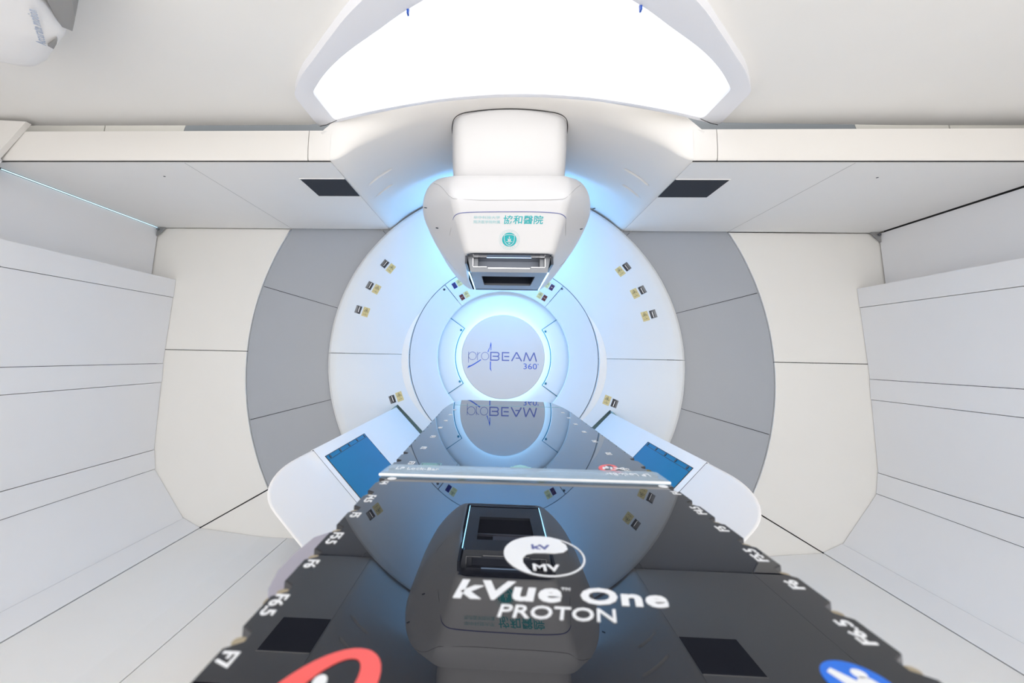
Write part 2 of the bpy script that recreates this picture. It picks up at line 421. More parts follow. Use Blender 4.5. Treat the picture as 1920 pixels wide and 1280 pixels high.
for sx in (-1, 1):
    g.tube([(CX+sx*.93, 2.078, zf-.001), (CX+sx*1.0, 2.120, zf-.003), (CX+sx*1.045, 2.139, zf-.001)], .0016, 6); obj('seam', g, 'gap', lt, 0); g = G()

# motion monitoring camera on the ceiling, upper left
mc = thing('ceiling_camera', 'rounded white ceiling mounted positioning camera at the upper left', 'camera', (-1.7, 1.25, 1.0))
pl = [(-1.44, 1.0), (-1.558, 1.282), (-1.575, 1.312), (-1.717, 1.400), (-1.80, 1.455), (-1.868, 1.480), (-1.916, 1.479), (-2.02, 1.43), (-2.15, 1.33), (-2.22, 1.18), (-2.2, .95), (-1.9, .8), (-1.6, .82)]
pl = [(x, y) for x, y in pl]
cxy = (sum(p[0] for p in pl)/len(pl), sum(p[1] for p in pl)/len(pl))
def sc(k, z): return [V3(cxy[0]+(p[0]-cxy[0])*k, cxy[1]+(p[1]-cxy[1])*k, z) for p in fillet(pl, .05, 4)]
g = G(); g.grid([sc(.99, 1.262), sc(1.0, 1.18), sc(1.0, 1.13), sc(.99, 1.10), sc(.95, 1.085), sc(.80, 1.07), sc(.4, 1.06), sc(.05, 1.058)], True, True)
obj('housing', g, 'armwhite', mc, 60)
g = G(); g.prism([(-1.565, 1.28), (-1.545, 1.303), (-1.500, 1.265), (-1.415, 1.175), (-1.36, 1.05), (-1.43, 1.03), (-1.464, 1.12)], (0, 0, 1.10), (1, 0, 0), (0, 1, 0), (0, 0, 1), 0, .11); obj('grey_inset', g, 'grayplate', mc, 0)
g = G(); text(g, 'Accurate motion', (-1.668, 1.335, 1.0685), (.62, -.72, 0), (-.72, -.62, 0), .22, .028, .0, 0, .001); obj('lettering', g, 'bluetext', mc, 0)
g = G(); g.prism([(-1.665, 1.335), (-1.60, 1.305), (-1.62, 1.325), (-1.66, 1.352)], (0, 0, 1.07), (1, 0, 0), (0, 1, 0), (0, 0, 1), -.001, .02)
obj('sensor_slot', g, 'grayplate', mc, 0)

# ------------------------------------------------------------------ nozzle shroud (vault)
sh = thing('nozzle_shroud', 'curved cream and blue tinted vault behind and above the treatment nozzle', 'machine cover', (0, 2.8, 1.0))
def bez(p0, p1, p2, p3, n):
    return [tuple(p0[k]*(1-t)**3+3*p1[k]*t*(1-t)**2+3*p2[k]*t*t*(1-t)+p3[k]*t**3 for k in (0, 1)) for t in [i/n for i in range(n+1)]]
half = [(1.362*sin(R(a)), 1.362*cos(R(a))) for a in [i*.5 for i in range(73)]]
e0 = half[-1]; d0 = (cos(R(36)), -sin(R(36)))
half += bez(e0, (e0[0]+d0[0]*.055, e0[1]+d0[1]*.055), (.895, 1.001), (.934, 1.0), 16)[1:]
inner_c = [(-x, z) for x, z in reversed(half)] + half[1:]
n = len(inner_c); rows = []
def nrm(i):
    a = Vector(inner_c[max(0, i-1)]); b = Vector(inner_c[min(n-1, i+1)]); d = (b-a).normalized(); v = Vector((-d.y, d.x)); return v if v.y > 0 else -v
NR = [nrm(i) for i in range(n)]
def groove(x, z, y):       # depth of the two finger grooves on each side
    d = 0
    a = math.degrees(math.asin(min(1, abs(x)/1.362)))
    for yy, a0, a1 in ((2.565, 32.8, 38.6), (2.755, 34.6, 38.8)):
        da = max(a0-a, a-a1, 0)*.0238; q = hypot(da, y-yy)/.0125
        if q < 1: d = max(d, .014*(1-q**3))
    return d
ys = [YB+.02, 3.2, 3.0, 2.85] + [2.79-.0045*k for k in range(57)] + [2.5, 2.4]
for y in ys: rows.append([V3(x+NR[i].x*groove(x, z, y), y, z+NR[i].y*groove(x, z, y)) for i, (x, z) in enumerate(inner_c)])
for k in range(0, 9):
    ph = k/8*pi/2; row = []
    for i, (x, z) in enumerate(inner_c):
        f = min(1, (abs(x)/.934)**3); a = .17*(1-f)+.018*f; b = .16; nv = NR[i]
        row.append(V3(x+nv.x*b*(1-cos(ph)), 2.10+a*(1-sin(ph)), z+nv.y*b*(1-cos(ph))))
    rows.append(row)
rows.append([V3(v.x, 2.13, v.z+.02) for v in rows[-1]])
rows.append([V3(v.x, v.y+.02, v.z+.03) for v in rows[-1]])
rows.append([V3(x+NR[i].x*.03, YB+.02, z+NR[i].y*.03) for i, (x, z) in enumerate(inner_c)])
rows.append(rows[0])
g = G(); g.grid(rows); so = obj('vault', g, 'cream', sh, 60)
# ------------------------------------------------------------------ gantry ring (white) with laser ports
gr = thing('gantry_ring', 'large white rotating gantry ring face with laser ports, around the glowing hub', 'machine', (0, YB, -1.36))
CT = .52   # dish: the face leans in towards the hub
def ring_y(r): return 3.345+CT*(1.27-r) if r < 1.27 else 3.345
PR = [(.770, 3.655), (.770, ring_y(.773)+.002), (.773, ring_y(.773)), (1.0, ring_y(1.0)), (1.27, 3.345), (1.30, 3.338), (1.325, 3.3385), (1.341, 3.347), (1.350, 3.362), (1.352, 3.38), (1.352, 3.44), (1.25, 3.58)]
ALPHA = math.atan(CT)
def ring_frame(r, a, lift=0):
    rad = V3(cos(R(a)), 0, sin(R(a))); nn = (V3(0, -1, 0)*cos(ALPHA)-rad*sin(ALPHA)).normalized()
    rr = (rad*cos(ALPHA)+V3(0, -1, 0)*sin(ALPHA)).normalized(); tan = V3(-sin(R(a)), 0, cos(R(a)))
    return V3(r*cos(R(a)), ring_y(r), r*sin(R(a)))+nn*lift, rr, tan, nn
PORTS = [(1.161, 143.3, 'L'), (1.162, 153.4, 'L'), (1.164, 163.4, 'L'), (.907, 202.0, 'L'),
         (1.158, 36.7, 'R'), (1.159, 26.4, 'R'), (1.160, 16.8, 'R'), (.897, -21.5, 'R')]
def boolean(target, cutters):
    for c in cutters:
        md = target.modifiers.new('cut', 'BOOLEAN'); md.object = c; md.operation = 'DIFFERENCE'; md.solver = 'EXACT'
    dg = bpy.context.evaluated_depsgraph_get(); me = bpy.data.meshes.new_from_object(target.evaluated_get(dg))
    target.modifiers.clear(); old = target.data; target.data = me; bpy.data.meshes.remove(old)
    for c in cutters: d = c.data; bpy.data.objects.remove(c); bpy.data.meshes.remove(d)
def cutter(verts8):
    g = G(); g.raw(verts8, [(0, 1, 2, 3), (4, 5, 6, 7), (0, 1, 5, 4), (1, 2, 6, 5), (2, 3, 7, 6), (3, 0, 4, 7)])
    return obj('cutter', g, 'gap', gr, 0)
def brick(O, U, V, N, u0, u1, v0, v1, n0, n1):
    return [O+U*u+V*v+N*w for w in (n0, n1) for u, v in ((u0, v0), (u1, v0), (u1, v1), (u0, v1))]
halves = []
for a0, a1 in ((.1, 179.9), (180.1, 359.9)):
    g = G(); g.revolve(PR, a0, a1, 60); halves.append(obj('face_half', g, 'ring', gr, 25))
PT = (.023, .031)     # half size of a port, radial and tangential
cuts = [[], []]
for r, a, s in PORTS:
    O, U, V, N = ring_frame(r+.032, a); cuts[0 if sin(R(a)) > 0 else 1].append(cutter(brick(O, U, V, N, -PT[0], PT[0], -PT[1], PT[1], -.05, .03)))
DA = .875
for sx in (-1, 1):      # slots for the imaging arms
    nn = V3(sx*.7071, 0, -.7071); tt = V3(-sx*.7071, 0, -.7071)
    cuts[1].append(cutter(brick(V3(0, 0, 0), tt, V3(0, 1, 0), nn, -.311, .311, 3.2, 3.7, DA-.012, 1.03)))
for h_, c in zip(halves, cuts): boolean(h_, c)
g = G(); g.sector(.79, 1.34, 0, 360, 3.675, 3.68, 72); obj('backing_plate', g, 'slot', gr, 0)
def label_plate(O, U, V, N, w, h, parent, name='warning_label'):
    """U to the right, V up on the label"""
    g = G(); g.prism([(-w, -h), (w, -h), (w, h), (-w, h)], O, U, V, N, 0, .0012); p = obj(name, g, 'gold', parent, 0)
    g = G(); k = w/.025
    P = lambda x, y: O+U*(x*k)+V*(y*k)+N*.0016
    tri = [(-.0165, .003), (.0165, .003), (0, .029)]
    for i in range(3):
        a, b = Vector(tri[i]), Vector(tri[(i+1) % 3]); d = (b-a).normalized(); q = Vector((-d.y, d.x))*.0011
        g.prism([tuple(a-q), tuple(b-q), tuple(b+q), tuple(a+q)], O, U*k, V*k, N, .0012, .0018)
    g.cyl(P(0, .0115), N, .0036*k, -.0004, .0003, 12)
    for i in range(8):
        a = i*pi/4; d = Vector((cos(a), sin(a))); q = Vector((-d.y, d.x))*.0005; c = Vector((0, .0115))
        g.prism([tuple(c+d*.003-q), tuple(c+d*.0075-q), tuple(c+d*.0075+q), tuple(c+d*.003+q)], O, U*k, V*k, N, .0012, .0018)
    obj('warning_triangle', g, 'inkdark', p, 0)
    g = G(); text(g, '激光', O+U*(-.004*k)+V*(-.010*k)+N*.0012, U, V, .009*k, .0045*k); text(g, '当心激光', O+U*(-.014*k)+V*(-.024*k)+N*.0012, U, V, .028*k, .007*k)
    obj('small_print', g, 'inkdark', p, 0)
    return p
for r, a, s in PORTS:
    up = -1 if s == 'L' else 1          # the labels read along the ring, upwards
    O, U, V, N = ring_frame(r-.022, a, .0004)
    label_plate(O, (U*-1 if s == 'L' else U), V*up, N, .025, .037, gr)
    O, U, V, N = ring_frame(r+.032, a)
    g = G(); w, h = PT      # pocket liner, open to the front
    g.raw([O+U*x+V*y+N*z for z in (.0, -.048) for x, y in ((-w, -h), (w, -h), (w, h), (-w, h))], [(4, 5, 6, 7), (0, 1, 5, 4), (1, 2, 6, 5), (2, 3, 7, 6), (3, 0, 4, 7)])
    pk = obj('laser_port', g, 'steel', gr, 0)
    g = G(); g.raw(brick(O, U, V, N, -w+.0005, -w+.016, -h+.002, h-.002, -.046, -.012), [(0, 1, 2, 3), (4, 5, 6, 7), (0, 1, 5, 4), (1, 2, 6, 5), (2, 3, 7, 6), (3, 0, 4, 7)]); obj('laser_head', g, 'darkmetal', pk, 0)
    g = G(); g.tube([O+U*(-w+.018)+V*(-h+.005)+N*-.011, O+U*(-w+.018)+V*(h-.012)+N*-.011], .0022, 8); obj('laser_lens', g, 'chrome', pk)
# crescent facets beside the hub opening
for base, lo, hi in ((180, -27, 43), (0, -43, 27)):
    g = G(); top = []; bot = []; N_ = 30
    A = []; B = []
    for i in range(N_+1):
        f = i/N_; a = base+lo+(hi-lo)*f; w = .055*sin(pi*f)**.8
        A.append(pol(.772, a, ring_y(.772)-.030*sin(pi*f)-.0005)); B.append(pol(.774+w, a, ring_y(.774+w)-.0006))
    C_ = [pol(.772, base+lo+(hi-lo)*i/N_, 3.61) for i in range(N_+1)]
    g.grid([C_, A, B]); obj('crescent_facet', g, 'cream', gr, 0)

# ------------------------------------------------------------------ hub
hb = thing('gantry_hub', 'recessed white gantry hub glowing blue-white round its grey logo disc', 'machine', (0, 3.8, -.8))
YA, YH, YD = 3.60, 3.80, 3.72
def hub_y(r): return YA+.5*(.769-r)
for a0, a1, lab in ((50.2, 130.1, 0), (130.5, 229.5, 1), (229.9, 310.1, 0), (310.5, 409.8, 1)):
    g = G(); g.revolve([(.555, 3.755), (.555, hub_y(.558)+.002), (.558, hub_y(.558)), (.764, hub_y(.764)), (.764, 3.66)], a0, a1, int((a1-a0)/2.5))
    obj('side_cover' if lab else 'outer_panel', g, 'hubwhite', hb, 25)
g = G(); g.revolve([(.70, 3.70), (.82, 3.67), (.82, 3.675), (.70, 3.705)], 0, 360, 72); obj('backing_plate', g, 'teal', hb, 0)
g = G(); g.revolve([(.556, 3.757), (.61, YH), (.62, YH), (.565, 3.757)], 0, 360, 96); obj('recess_wall', g, 'hubwhite', hb, 25)
g = G(); g.sector(.02, .612, 0, 360, YH, YH+.02, 96); obj('recess_floor', g, 'hubwhite', hb, 0)
def screws(g, pts, y, r=.011):
    for x, z in pts: h = G(); h.cyl((x, y, z), (0, -1, 0), r, 0, .004, 14); obj('screw', h, g[1], g[0])
for base in (180, 0):
    g = G(); g.revolve([(.412, YH-.002), (.412, YH-.010), (.415, YH-.012), (.560, YH-.012), (.563, YH-.010), (.563, YH-.002)], base-34.6, base+34.6, 36); ac = obj('access_cover', g, 'hubwhite', hb, 25)
    g = G(); g.sector(.405, .570, base-35.3, base+35.3, YH-.004, YH-.0005, 36); obj('seam', g, 'teal', ac, 0)  # lit gap round the cover, its blue light painted as a teal outline
    sx = -1 if base else 1; screws((ac, 'teal'), [(sx*.363, .218), (sx*.363, -.218)], YH-.012, .010)
screws((hb, 'screw'), [(-.50, .545), (.483, .566)], hub_y(.742), .010)
for (r, a, sx, lm) in ((.7146, 121.9, -1, 'lens_blue'), (.6045, 121.5, -1, 'lens_red'), (.703, 58.95, 1, 'lens_violet'), (.602, 59.4, 1, 'lens_red')):
    V = V3(cos(R(a)), 0, sin(R(a))); V = (V*cos(math.atan(.5))+V3(0, -1, 0)*sin(math.atan(.5))).normalized(); U = V3(sin(R(a)), 0, -cos(R(a))); N = U.cross(V).normalized()
    O = pol(r, a, hub_y(r))+N*.0006
    label_plate(O, U, V, N, .022, .030, hb)
    O2 = O-U*.045*(1 if sx < 0 else -1)
    g = G(); g.prism([(-.017, -.026), (.017, -.026), (.017, .026), (-.017, .026)], O2, U, V, N, 0, .002); lw = obj('laser_window', g, lm, hb, 0)
    g = G(); q = [(-.020, -.029), (.020, -.029), (.020, .029), (-.020, .029)]; g.prism(q, O2, U, V, N, 0, .001); obj('window_frame', g, 'hubwhite', lw, 0)
    g = G(); g.prism([(-.010, -.001), (.010, -.001), (.010, .002), (-.010, .002)], O2, U, V, N, .002, .003); obj('glint', g, 'chrome' if lm != 'lens_blue' else 'lens_violet', lw, 0)
g = G(); g.revolve([(.0, YD), (.345, YD), (.350, YD+.004), (.350, YD+.014), (0, YD+.014)], 0, 360, 128, False); dc = obj('logo_disc', g, 'disc', hb, 25)
g = G(); g.revolve([(.318, YD+.014), (.318, YH), (.310, YH), (.310, YD+.014)], 0, 360, 96); obj('light_ring', g, 'halo', hb, 25)
# disc writing
DU, DV = V3(1, 0, 0), V3(0, 0, 1); TD = lambda x, z: V3(x, YD-.0008, z)
def ring2d(g, cx, cz, rx, rz, th, y, a0=0, a1=360, t=.0008, n=40):
    rows = [[], []]
    pts = [(a0+(a1-a0)*i/n) for i in range(n+1)]
    poly = [(cx+(rx)*cos(R(a)), cz+(rz)*sin(R(a))) for a in pts]; pin = [(cx+(rx-th)*cos(R(a)), cz+(rz-th)*sin(R(a))) for a in pts]
    for i in range(n): g.prism([poly[i], poly[i+1], pin[i+1], pin[i]], (0, y, 0), (1, 0, 0), (0, 0, 1), (0, -1, 0), 0, t)
def bar(g, pts, y, t=.0008): g.prism(pts, (0, y, 0), (1, 0, 0), (0, 0, 1), (0, -1, 0), 0, t)
g = G(); th = .0042
bar(g, [(-.291, -.057), (-.287, -.057), (-.287, .035), (-.291, .035)], YD); ring2d(g, -.256, .0, .0345, .0345, th, YD)
bar(g, [(-.216, -.035), (-.212, -.035), (-.212, .033), (-.216, .033)], YD); ring2d(g, -.188, .005, .026, .026, th, YD, 95, 175, n=14)
ring2d(g, -.150, .0, .033, .034, th, YD); lt1 = obj('lettering', g, 'inkviolet', dc, 0)
g = G()
# BEAM as bold strokes
b = .010
def stroke(g, pts, w, y=YD, closed=False):
    for i in range(len(pts)-1):
        a, c = Vector(pts[i]), Vector(pts[i+1]); d = (c-a).normalized(); q = Vector((-d.y, d.x))*w/2; a2, c2 = a-d*w*.0, c+d*w*.0
        bar(g, [tuple(a2-q), tuple(c2-q), tuple(c2+q), tuple(a2+q)], y, .0008+.00004*i)
x0 = -.107
bar(g, [(x0, -.037), (x0+b, -.037), (x0+b, .037), (x0, .037)], YD)
for z in (-.032, .0, .032): stroke(g, [(x0+(b if z else .02), z), (x0+.058, z)], b, YD-.0001)
def arcs(cx, cz, r, a0, a1, n=10): return [(cx+r*cos(R(a0+(a1-a0)*i/n)), cz+r*sin(R(a0+(a1-a0)*i/n))) for i in range(n+1)]
stroke(g, arcs(x0+.058, .016, .016, -90, 90), b); stroke(g, arcs(x0+.058, -.016, .016, -90, 90), b)
xe = -.009
bar(g, [(xe, -.037), (xe+b, -.037), (xe+b, .037), (xe, .037)], YD)
for z in (-.032, .0, .032): stroke(g, [(xe+(b if z else .02), z), (xe+.062, z)], b, YD-.0001)
stroke(g, [(.073, -.037), (.114, .037)], b*1.05); stroke(g, [(.114, .037), (.157, -.037)], b*1.05, YD-.0001); stroke(g, [(.107, -.012), (.138, -.012)], b*.85, YD-.0002)
stroke(g, [(.174, -.037), (.193, .037)], b); stroke(g, [(.193, .037), (.226, -.034)], b, YD-.0001); stroke(g, [(.226, -.034), (.260, .037)], b, YD-.0002); stroke(g, [(.260, .037), (.280, -.037)], b, YD-.0003)
obj('lettering', g, 'inkviolet', dc, 0)
g = G(); text(g, '360', TD(.172, -.101), DU, DV, .112, .047, -.004); ring2d(g, .293, -.060, .0055, .0055, .0025, YD, n=16)
obj('lettering', g, 'inkblue', dc, 0)
g = G()
sw = [(-.300, -.104), (-.275, -.092), (-.245, -.076), (-.212, -.055), (-.181, -.033)]
tw = [(-.288, -.083), (-.268, -.078), (-.238, -.061), (-.207, -.041), (-.187, -.027)]
for i in range(4): bar(g, [sw[i], sw[i+1], tw[i+1], tw[i]], YD)
obj('swoosh', g, 'inkblue', dc, 0); g = G()
bar(g, [(-.103, .120), (-.098, .10), (-.099, .049), (-.104, .049), (-.105, .088), (-.123, .033), (-.130, .036), (-.112, .078)], YD)
obj('swoosh', g, 'inkblue', dc, 0); g = G()
bar(g, [(-.108, -.043), (-.099, -.043), (-.100, -.095), (-.093, -.126), (-.108, -.106)], YD)
obj('swoosh', g, 'inkblue', dc, 0)

# ------------------------------------------------------------------ treatment nozzle
nz = thing('treatment_nozzle', 'white proton treatment nozzle with green hospital lettering hanging over the couch', 'machine', (0, 2.45, .42))
XC = .010
def section(zf, zb, wf, wb_, yf, yb, yr, rf=.045, rb=.09):
    poly = fillet([(-wf, yf), (wf, yf), (wb_, yb), (wb_, yr), (-wb_, yr), (-wb_, yb)], [rf, rf, rb, .02, .02, rb], 6)
    out = []
    for x, y in poly:
        k = max(0, min(1, (y-yf)/(yb-yf))); out.append(V3(.011-.015*k+x, y, zf+(zb-zf)*k))
    return out
SEC = [(.515, .428, .205, .205, 2.12, 2.42, 2.80), (.50, .425, .214, .215, 2.088, 2.42, 2.81), (.503, .445, .222, .25, 2.08, 2.45, 2.85), (.53, .50, .228, .305, 2.08, 2.47, 2.9), (.58, .59, .238, .375, 2.08, 2.48, 3.0),
       (.66, .68, .258, .435, 2.08, 2.5, 3.0), (.745, .80, .282, .492, 2.08, 2.5, 3.0), (.775, .85, .290, .508, 2.082, 2.5, 3.0), (.80, .90, .296, .512, 2.092, 2.5, 3.0), (.85, .95, .305, .508, 2.13, 2.5, 3.0),
       (.92, 1.0, .312, .492, 2.20, 2.5, 3.0), (.98, 1.045, .312, .465, 2.275, 2.51, 3.0), (1.02, 1.08, .30, .42, 2.345, 2.53, 3.0), (1.035, 1.10, .25, .34, 2.42, 2.56, 3.0), (1.04, 1.10, .15, .2, 2.5, 2.6, 3.0)]
g = G(); g.grid([section(*s) for s in SEC], True); hs = obj('housing', g, 'white', nz, 70)
sub = hs.modifiers.new('s', 'SUBSURF'); sub.levels = 1; sub.render_levels = 1
g = G(); rows = []
for z, wf, yf in ((.98, .33, 2.40), (1.02, .335, 2.372), (1.06, .338, 2.352), (1.12, .34, 2.33), (1.2, .342, 2.305), (1.3, .342, 2.27), (1.36, .34, 2.245), (1.42, .338, 2.225)):
    poly = fillet([(-wf+.03, yf), (wf-.03, yf), (wf, yf+.14), (wf, 3.0), (-wf, 3.0), (-wf, yf+.14)], [.12, .12, .09, .02, .02, .09], 6)
    rows.append([V3(XC+x, y, z) for x, y in poly])
g.grid(rows, True, True); nk = obj('neck', g, 'white', nz, 60)
g = G(); nf_ = fillet([(-.34+.03, 2.251), (.34-.03, 2.251), (.34, 2.391), (.34, 3.0), (-.34, 3.0), (-.34, 2.391)], [.12, .12, .09, .02, .02, .09], 6)
pts = sorted([p for p in nf_ if p[1] < 2.95] + [(-.18+.03*k, 2.251) for k in range(13)], key=lambda p: (p[0]))
pts = [V3(XC+x*1.004, y-.009, sqrt(1.3625**2-(XC+x)**2)-.001) for x, y in pts]
g.tube(pts, .0024, 6); obj('seam', g, 'gap', nk, 0)
fc = hs
def densify(pts):
    P = [Vector(p) for p in pts]; P = [P[0]*2-P[1]] + P + [P[-1]*2-P[-2]]; out = []
    for i in range(1, len(P)-2):
        for k in range(4):
            t = k/4; a, b, c, d = P[i-1:i+3]; out.append(.5*((2*b)+(c-a)*t+(2*a-5*b+4*c-d)*t*t+(3*b-a-3*c+d)*t**3))
    return out+[P[-2]]
def seam_on(pts, r, mat, parent):
    g = G(); g.tube(densify(pts), r, 6); obj('seam', g, mat, parent, 0)
seam_on([(-.445, 2.47, 1.01), (-0.433, 2.435, 1.002), (-0.395, 2.354, 0.963), (-0.352, 2.248, 0.899), (-0.312, 2.149, 0.828), (-0.29, 2.112, 0.799), (-0.26, 2.089, 0.78), (-0.139, 2.083, 0.772), (0.007, 2.083, 0.773), (0.153, 2.083, 0.774), (0.258, 2.085, 0.778), (0.292, 2.097, 0.793), (0.327, 2.148, 0.838), (0.368, 2.254, 0.903), (0.416, 2.382, 0.973), (.43, 2.44, 1.0)], .0011, 'grayplate', hs)
seam_on([(-0.279, 2.146, 0.68), (-0.271, 2.115, 0.693), (-0.256, 2.094, 0.7), (-0.223, 2.081, 0.705), (-0.138, 2.08, 0.709), (0.008, 2.08, 0.711), (0.152, 2.08, 0.711), (0.244, 2.081, 0.705), (0.277, 2.094, 0.698), (0.291, 2.116, 0.691)], .0022, 'inkviolet', hs)
seam_on([(-0.29, 2.451, 0.49), (-0.337, 2.469, 0.547), (-0.342, 2.431, 0.573), (-0.304, 2.234, 0.634), (-0.279, 2.146, 0.68)], .0009, 'grayplate', hs)
seam_on([(0.291, 2.116, 0.691), (0.3, 2.189, 0.632), (0.332, 2.404, 0.573), (0.337, 2.491, 0.552), (0.303, 2.447, 0.515)], .0009, 'grayplate', hs)
YF = 2.0797
TF = lambda x, z: V3(x, YF, z)
g = G(); text(g, '华中科技大学', TF(-.169, .673), DU, DV, .131, .0165, .0); text(g, '同济医学院附属', TF(-.169, .650), DU, DV, .131, .0165, .0); obj('lettering', g, 'teal_soft', fc, 0)
g = G(); text(g, '協和醫院', TF(-.024, .648), DU, DV, .196, .045, .012, .12); obj('lettering', g, 'teal_ink', fc, 0)
ex, ez = .009, .569
def fring(g, r0, r1, n=48):
    for i in range(n):
        a, b_ = R(360*i/n), R(360*(i+1)/n)
        g.prism([(ex+r0*cos(a), ez+r0*sin(a)), (ex+r0*cos(b_), ez+r0*sin(b_)), (ex+r1*cos(b_), ez+r1*sin(b_)), (ex+r1*cos(a), ez+r1*sin(a))], (0, YF, 0), (1, 0, 0), (0, 0, 1), (0, -1, 0), 0, .0006)
g = G(); fring(g, .0497, .0505)
chars = 'WUHAN UNION HOSPITAL OF CHINA'
for i, ch in enumerate(chars):
    if ch == ' ': continue
    a = 205-i*(230/(len(chars)-1)); c = Vector((ex+.0425*cos(R(a)), 0, ez+.0425*sin(R(a)))); U = V3(sin(R(a)), 0, -cos(R(a))); V = V3(cos(R(a)), 0, sin(R(a)))
    text(g, ch, V3(c.x, YF, c.z)-U*.0018-V*.002, U, V, .0036, .004)
for i, ch in enumerate('武汉协和医院'):
    a = 232+i*15.2; c = Vector((ex+.0425*cos(R(a)), 0, ez+.0425*sin(R(a)))); U = V3(-sin(R(a)), 0, cos(R(a))); V = V3(-cos(R(a)), 0, -sin(R(a)))
    text(g, ch, V3(c.x, YF, c.z)-U*.0025-V*.0025, U, V, .005, .005)
obj('emblem_ring', g, 'teal_soft', fc, 0)
g = G(); g.cyl((ex, YF, ez), (0, -1, 0), .0355, 0, .0006, 48); obj('emblem', g, 'teal_ink', fc, 0)
g = G(); yw = YF-.0006
shp = [(-.0265, .022), (-.012, .0255), (0, .0265), (.012, .0255), (.0265, .022), (.0255, .0), (.021, -.016), (.012, -.026), (0, -.033), (-.012, -.026), (-.021, -.016), (-.0255, 0)]
for i in range(12):
    a, c = Vector(shp[i]), Vector(shp[(i+1) % 12]); k = 1-.0022/.027
    bar(g, [(ex+a.x, ez+a.y), (ex+c.x, ez+c.y), (ex+c.x*k, ez+c.y*k), (ex+a.x*k, ez+a.y*k)], yw, .0005)
bar(g, [(ex-.0012, ez+.014), (ex, ez+.0195), (ex+.0012, ez+.014), (ex+.002, ez+.008), (ex+.001, ez+.004), (ex-.001, ez+.004), (ex-.002, ez+.008)], yw, .0005)
for sx in (-1, 1):
    bar(g, [(ex+sx*.001, ez+.0), (ex+sx*.009, ez+.006), (ex+sx*.006, ez-.003), (ex+sx*.0085, ez-.009), (ex+sx*.0035, ez-.007), (ex+sx*.001, ez-.010)], yw, .0005)
bar(g, [(ex-.015, ez-.0115), (ex+.015, ez-.0115), (ex+.015, ez-.0095), (ex-.015, ez-.0095)], yw, .0006)
bar(g, [(ex-.006, ez-.0185), (ex+.006, ez-.0185), (ex+.005, ez-.0165), (ex-.005, ez-.0165)], yw, .0005); bar(g, [(ex-.0035, ez-.023), (ex+.0035, ez-.023), (ex+.003, ez-.0205), (ex-.003, ez-.0205)], yw, .0005)
ring2d(g, ex, ez-.003, .003, .006, .0008, yw, n=18, t=.0006)
obj('emblem_figure', g, 'white', fc, 0)
# snout: steel box with an open window in front and a slot in its floor
SX0, SX1 = -.193, .212
g = G(); g.box((SX0-.01, 2.10, .499), (SX1+.01, 2.20, .514)); g.box((SX0-.016, 2.12, .455), (SX0-.006, 2.45, .52)); g.box((SX1+.006, 2.12, .455), (SX1+.016, 2.45, .52)); obj('dark_recess', g, 'darkmetal', nz, 0)
def frame_poly(g, out, inn, y0, y1):
    n = len(out)
    for i in range(n):
        j = (i+1) % n; q = [out[i], out[j], inn[j], inn[i]]; g.prism(q, (0, y0, 0), (1, 0, 0), (0, 0, 1), (0, 1, 0), 0, y1-y0)
out = fillet([(SX0-.008, .505), (SX0+.010, .420), (SX1-.010, .420), (SX1+.008, .505), (SX1+.002, .512), (SX0-.002, .512)], .006, 3)
inn = fillet([(SX0+.020, .495), (SX0+.024, .446), (SX1-.024, .446), (SX1-.020, .495), (SX1-.021, .500), (SX0+.021, .500)], .003, 3)
g = G(); frame_poly(g, out, inn, 2.155, 2.175); fr = obj('front_frame', g, 'steel', nz, 30)
g = G()
for xa, xb, z in ((SX0+.022, SX0+.092, .497), (SX1-.092, SX1-.022, .497), (SX0+.022, SX0+.092, .4455), (SX1-.092, SX1-.022, .4455)):
    g.box((xa, 2.148, z-.0022), (xb, 2.156, z+.0022), .0008, 1)
for x in (SX0+.0215, SX1-.0215): g.box((x-.0015, 2.150, .449), (x+.0015, 2.156, .494))
g.box((SX0+.098, 2.146, .437), (SX1-.098, 2.156, .4415)); obj('retaining_clip', g, 'chrome', fr, 0)
g = G(); g.box((SX0+.09, 2.150, .493), (SX1-.09, 2.157, .496)); obj('light_edge', g, 'tray_glow', fr, 0)
# tray box behind the front window
g = G(); g.grid([[V3(SX0+.02, 2.175, .5), V3(SX1-.02, 2.175, .5), V3(SX1-.02, 2.175, .443), V3(SX0+.02, 2.175, .443)], [V3(SX0+.04, 2.25, .495), V3(SX1-.04, 2.25, .495), V3(SX1-.04, 2.25, .448), V3(SX0+.04, 2.25, .448)]], True)
g.raw([V3(SX0+.04, 2.25, .495), V3(SX1-.04, 2.25, .495), V3(SX1-.04, 2.25, .448), V3(SX0+.04, 2.25, .448)], [(0, 1, 2, 3)]); obj('tray_interior', g, 'traygrey', nz, 0)
# floor plate of the snout with its slot
g = G(); o4 = [(SX0+.010, 2.175), (SX1-.010, 2.175), (SX1-.002, 2.74), (SX0+.002, 2.74)]; i4 = [(SX0+.062, 2.27), (SX1-.062, 2.27), (SX1-.066, 2.57), (SX0+.066, 2.57)]
for i in range(4):
    j = (i+1) % 4; g.prism([o4[i], o4[j], i4[j], i4[i]], (0, 0, .420), (1, 0, 0), (0, 1, 0), (0, 0, 1), 0, .012)
fp_ = obj('floor_plate', g, 'steel', nz, 0)
g = G(); g.box((SX0+.05, 2.26, .50), (SX1-.05, 2.58, .51)); g.box((SX0+.05, 2.26, .432), (SX0+.06, 2.58, .5)); g.box((SX1-.06, 2.26, .432), (SX1-.05, 2.58, .5)); g.box((SX0+.05, 2.57, .432), (SX1-.05, 2.58, .5)); g.box((SX0+.05, 2.26, .432), (SX1-.05, 2.268, .5))
obj('slot_interior', g, 'darkmetal', nz, 0)
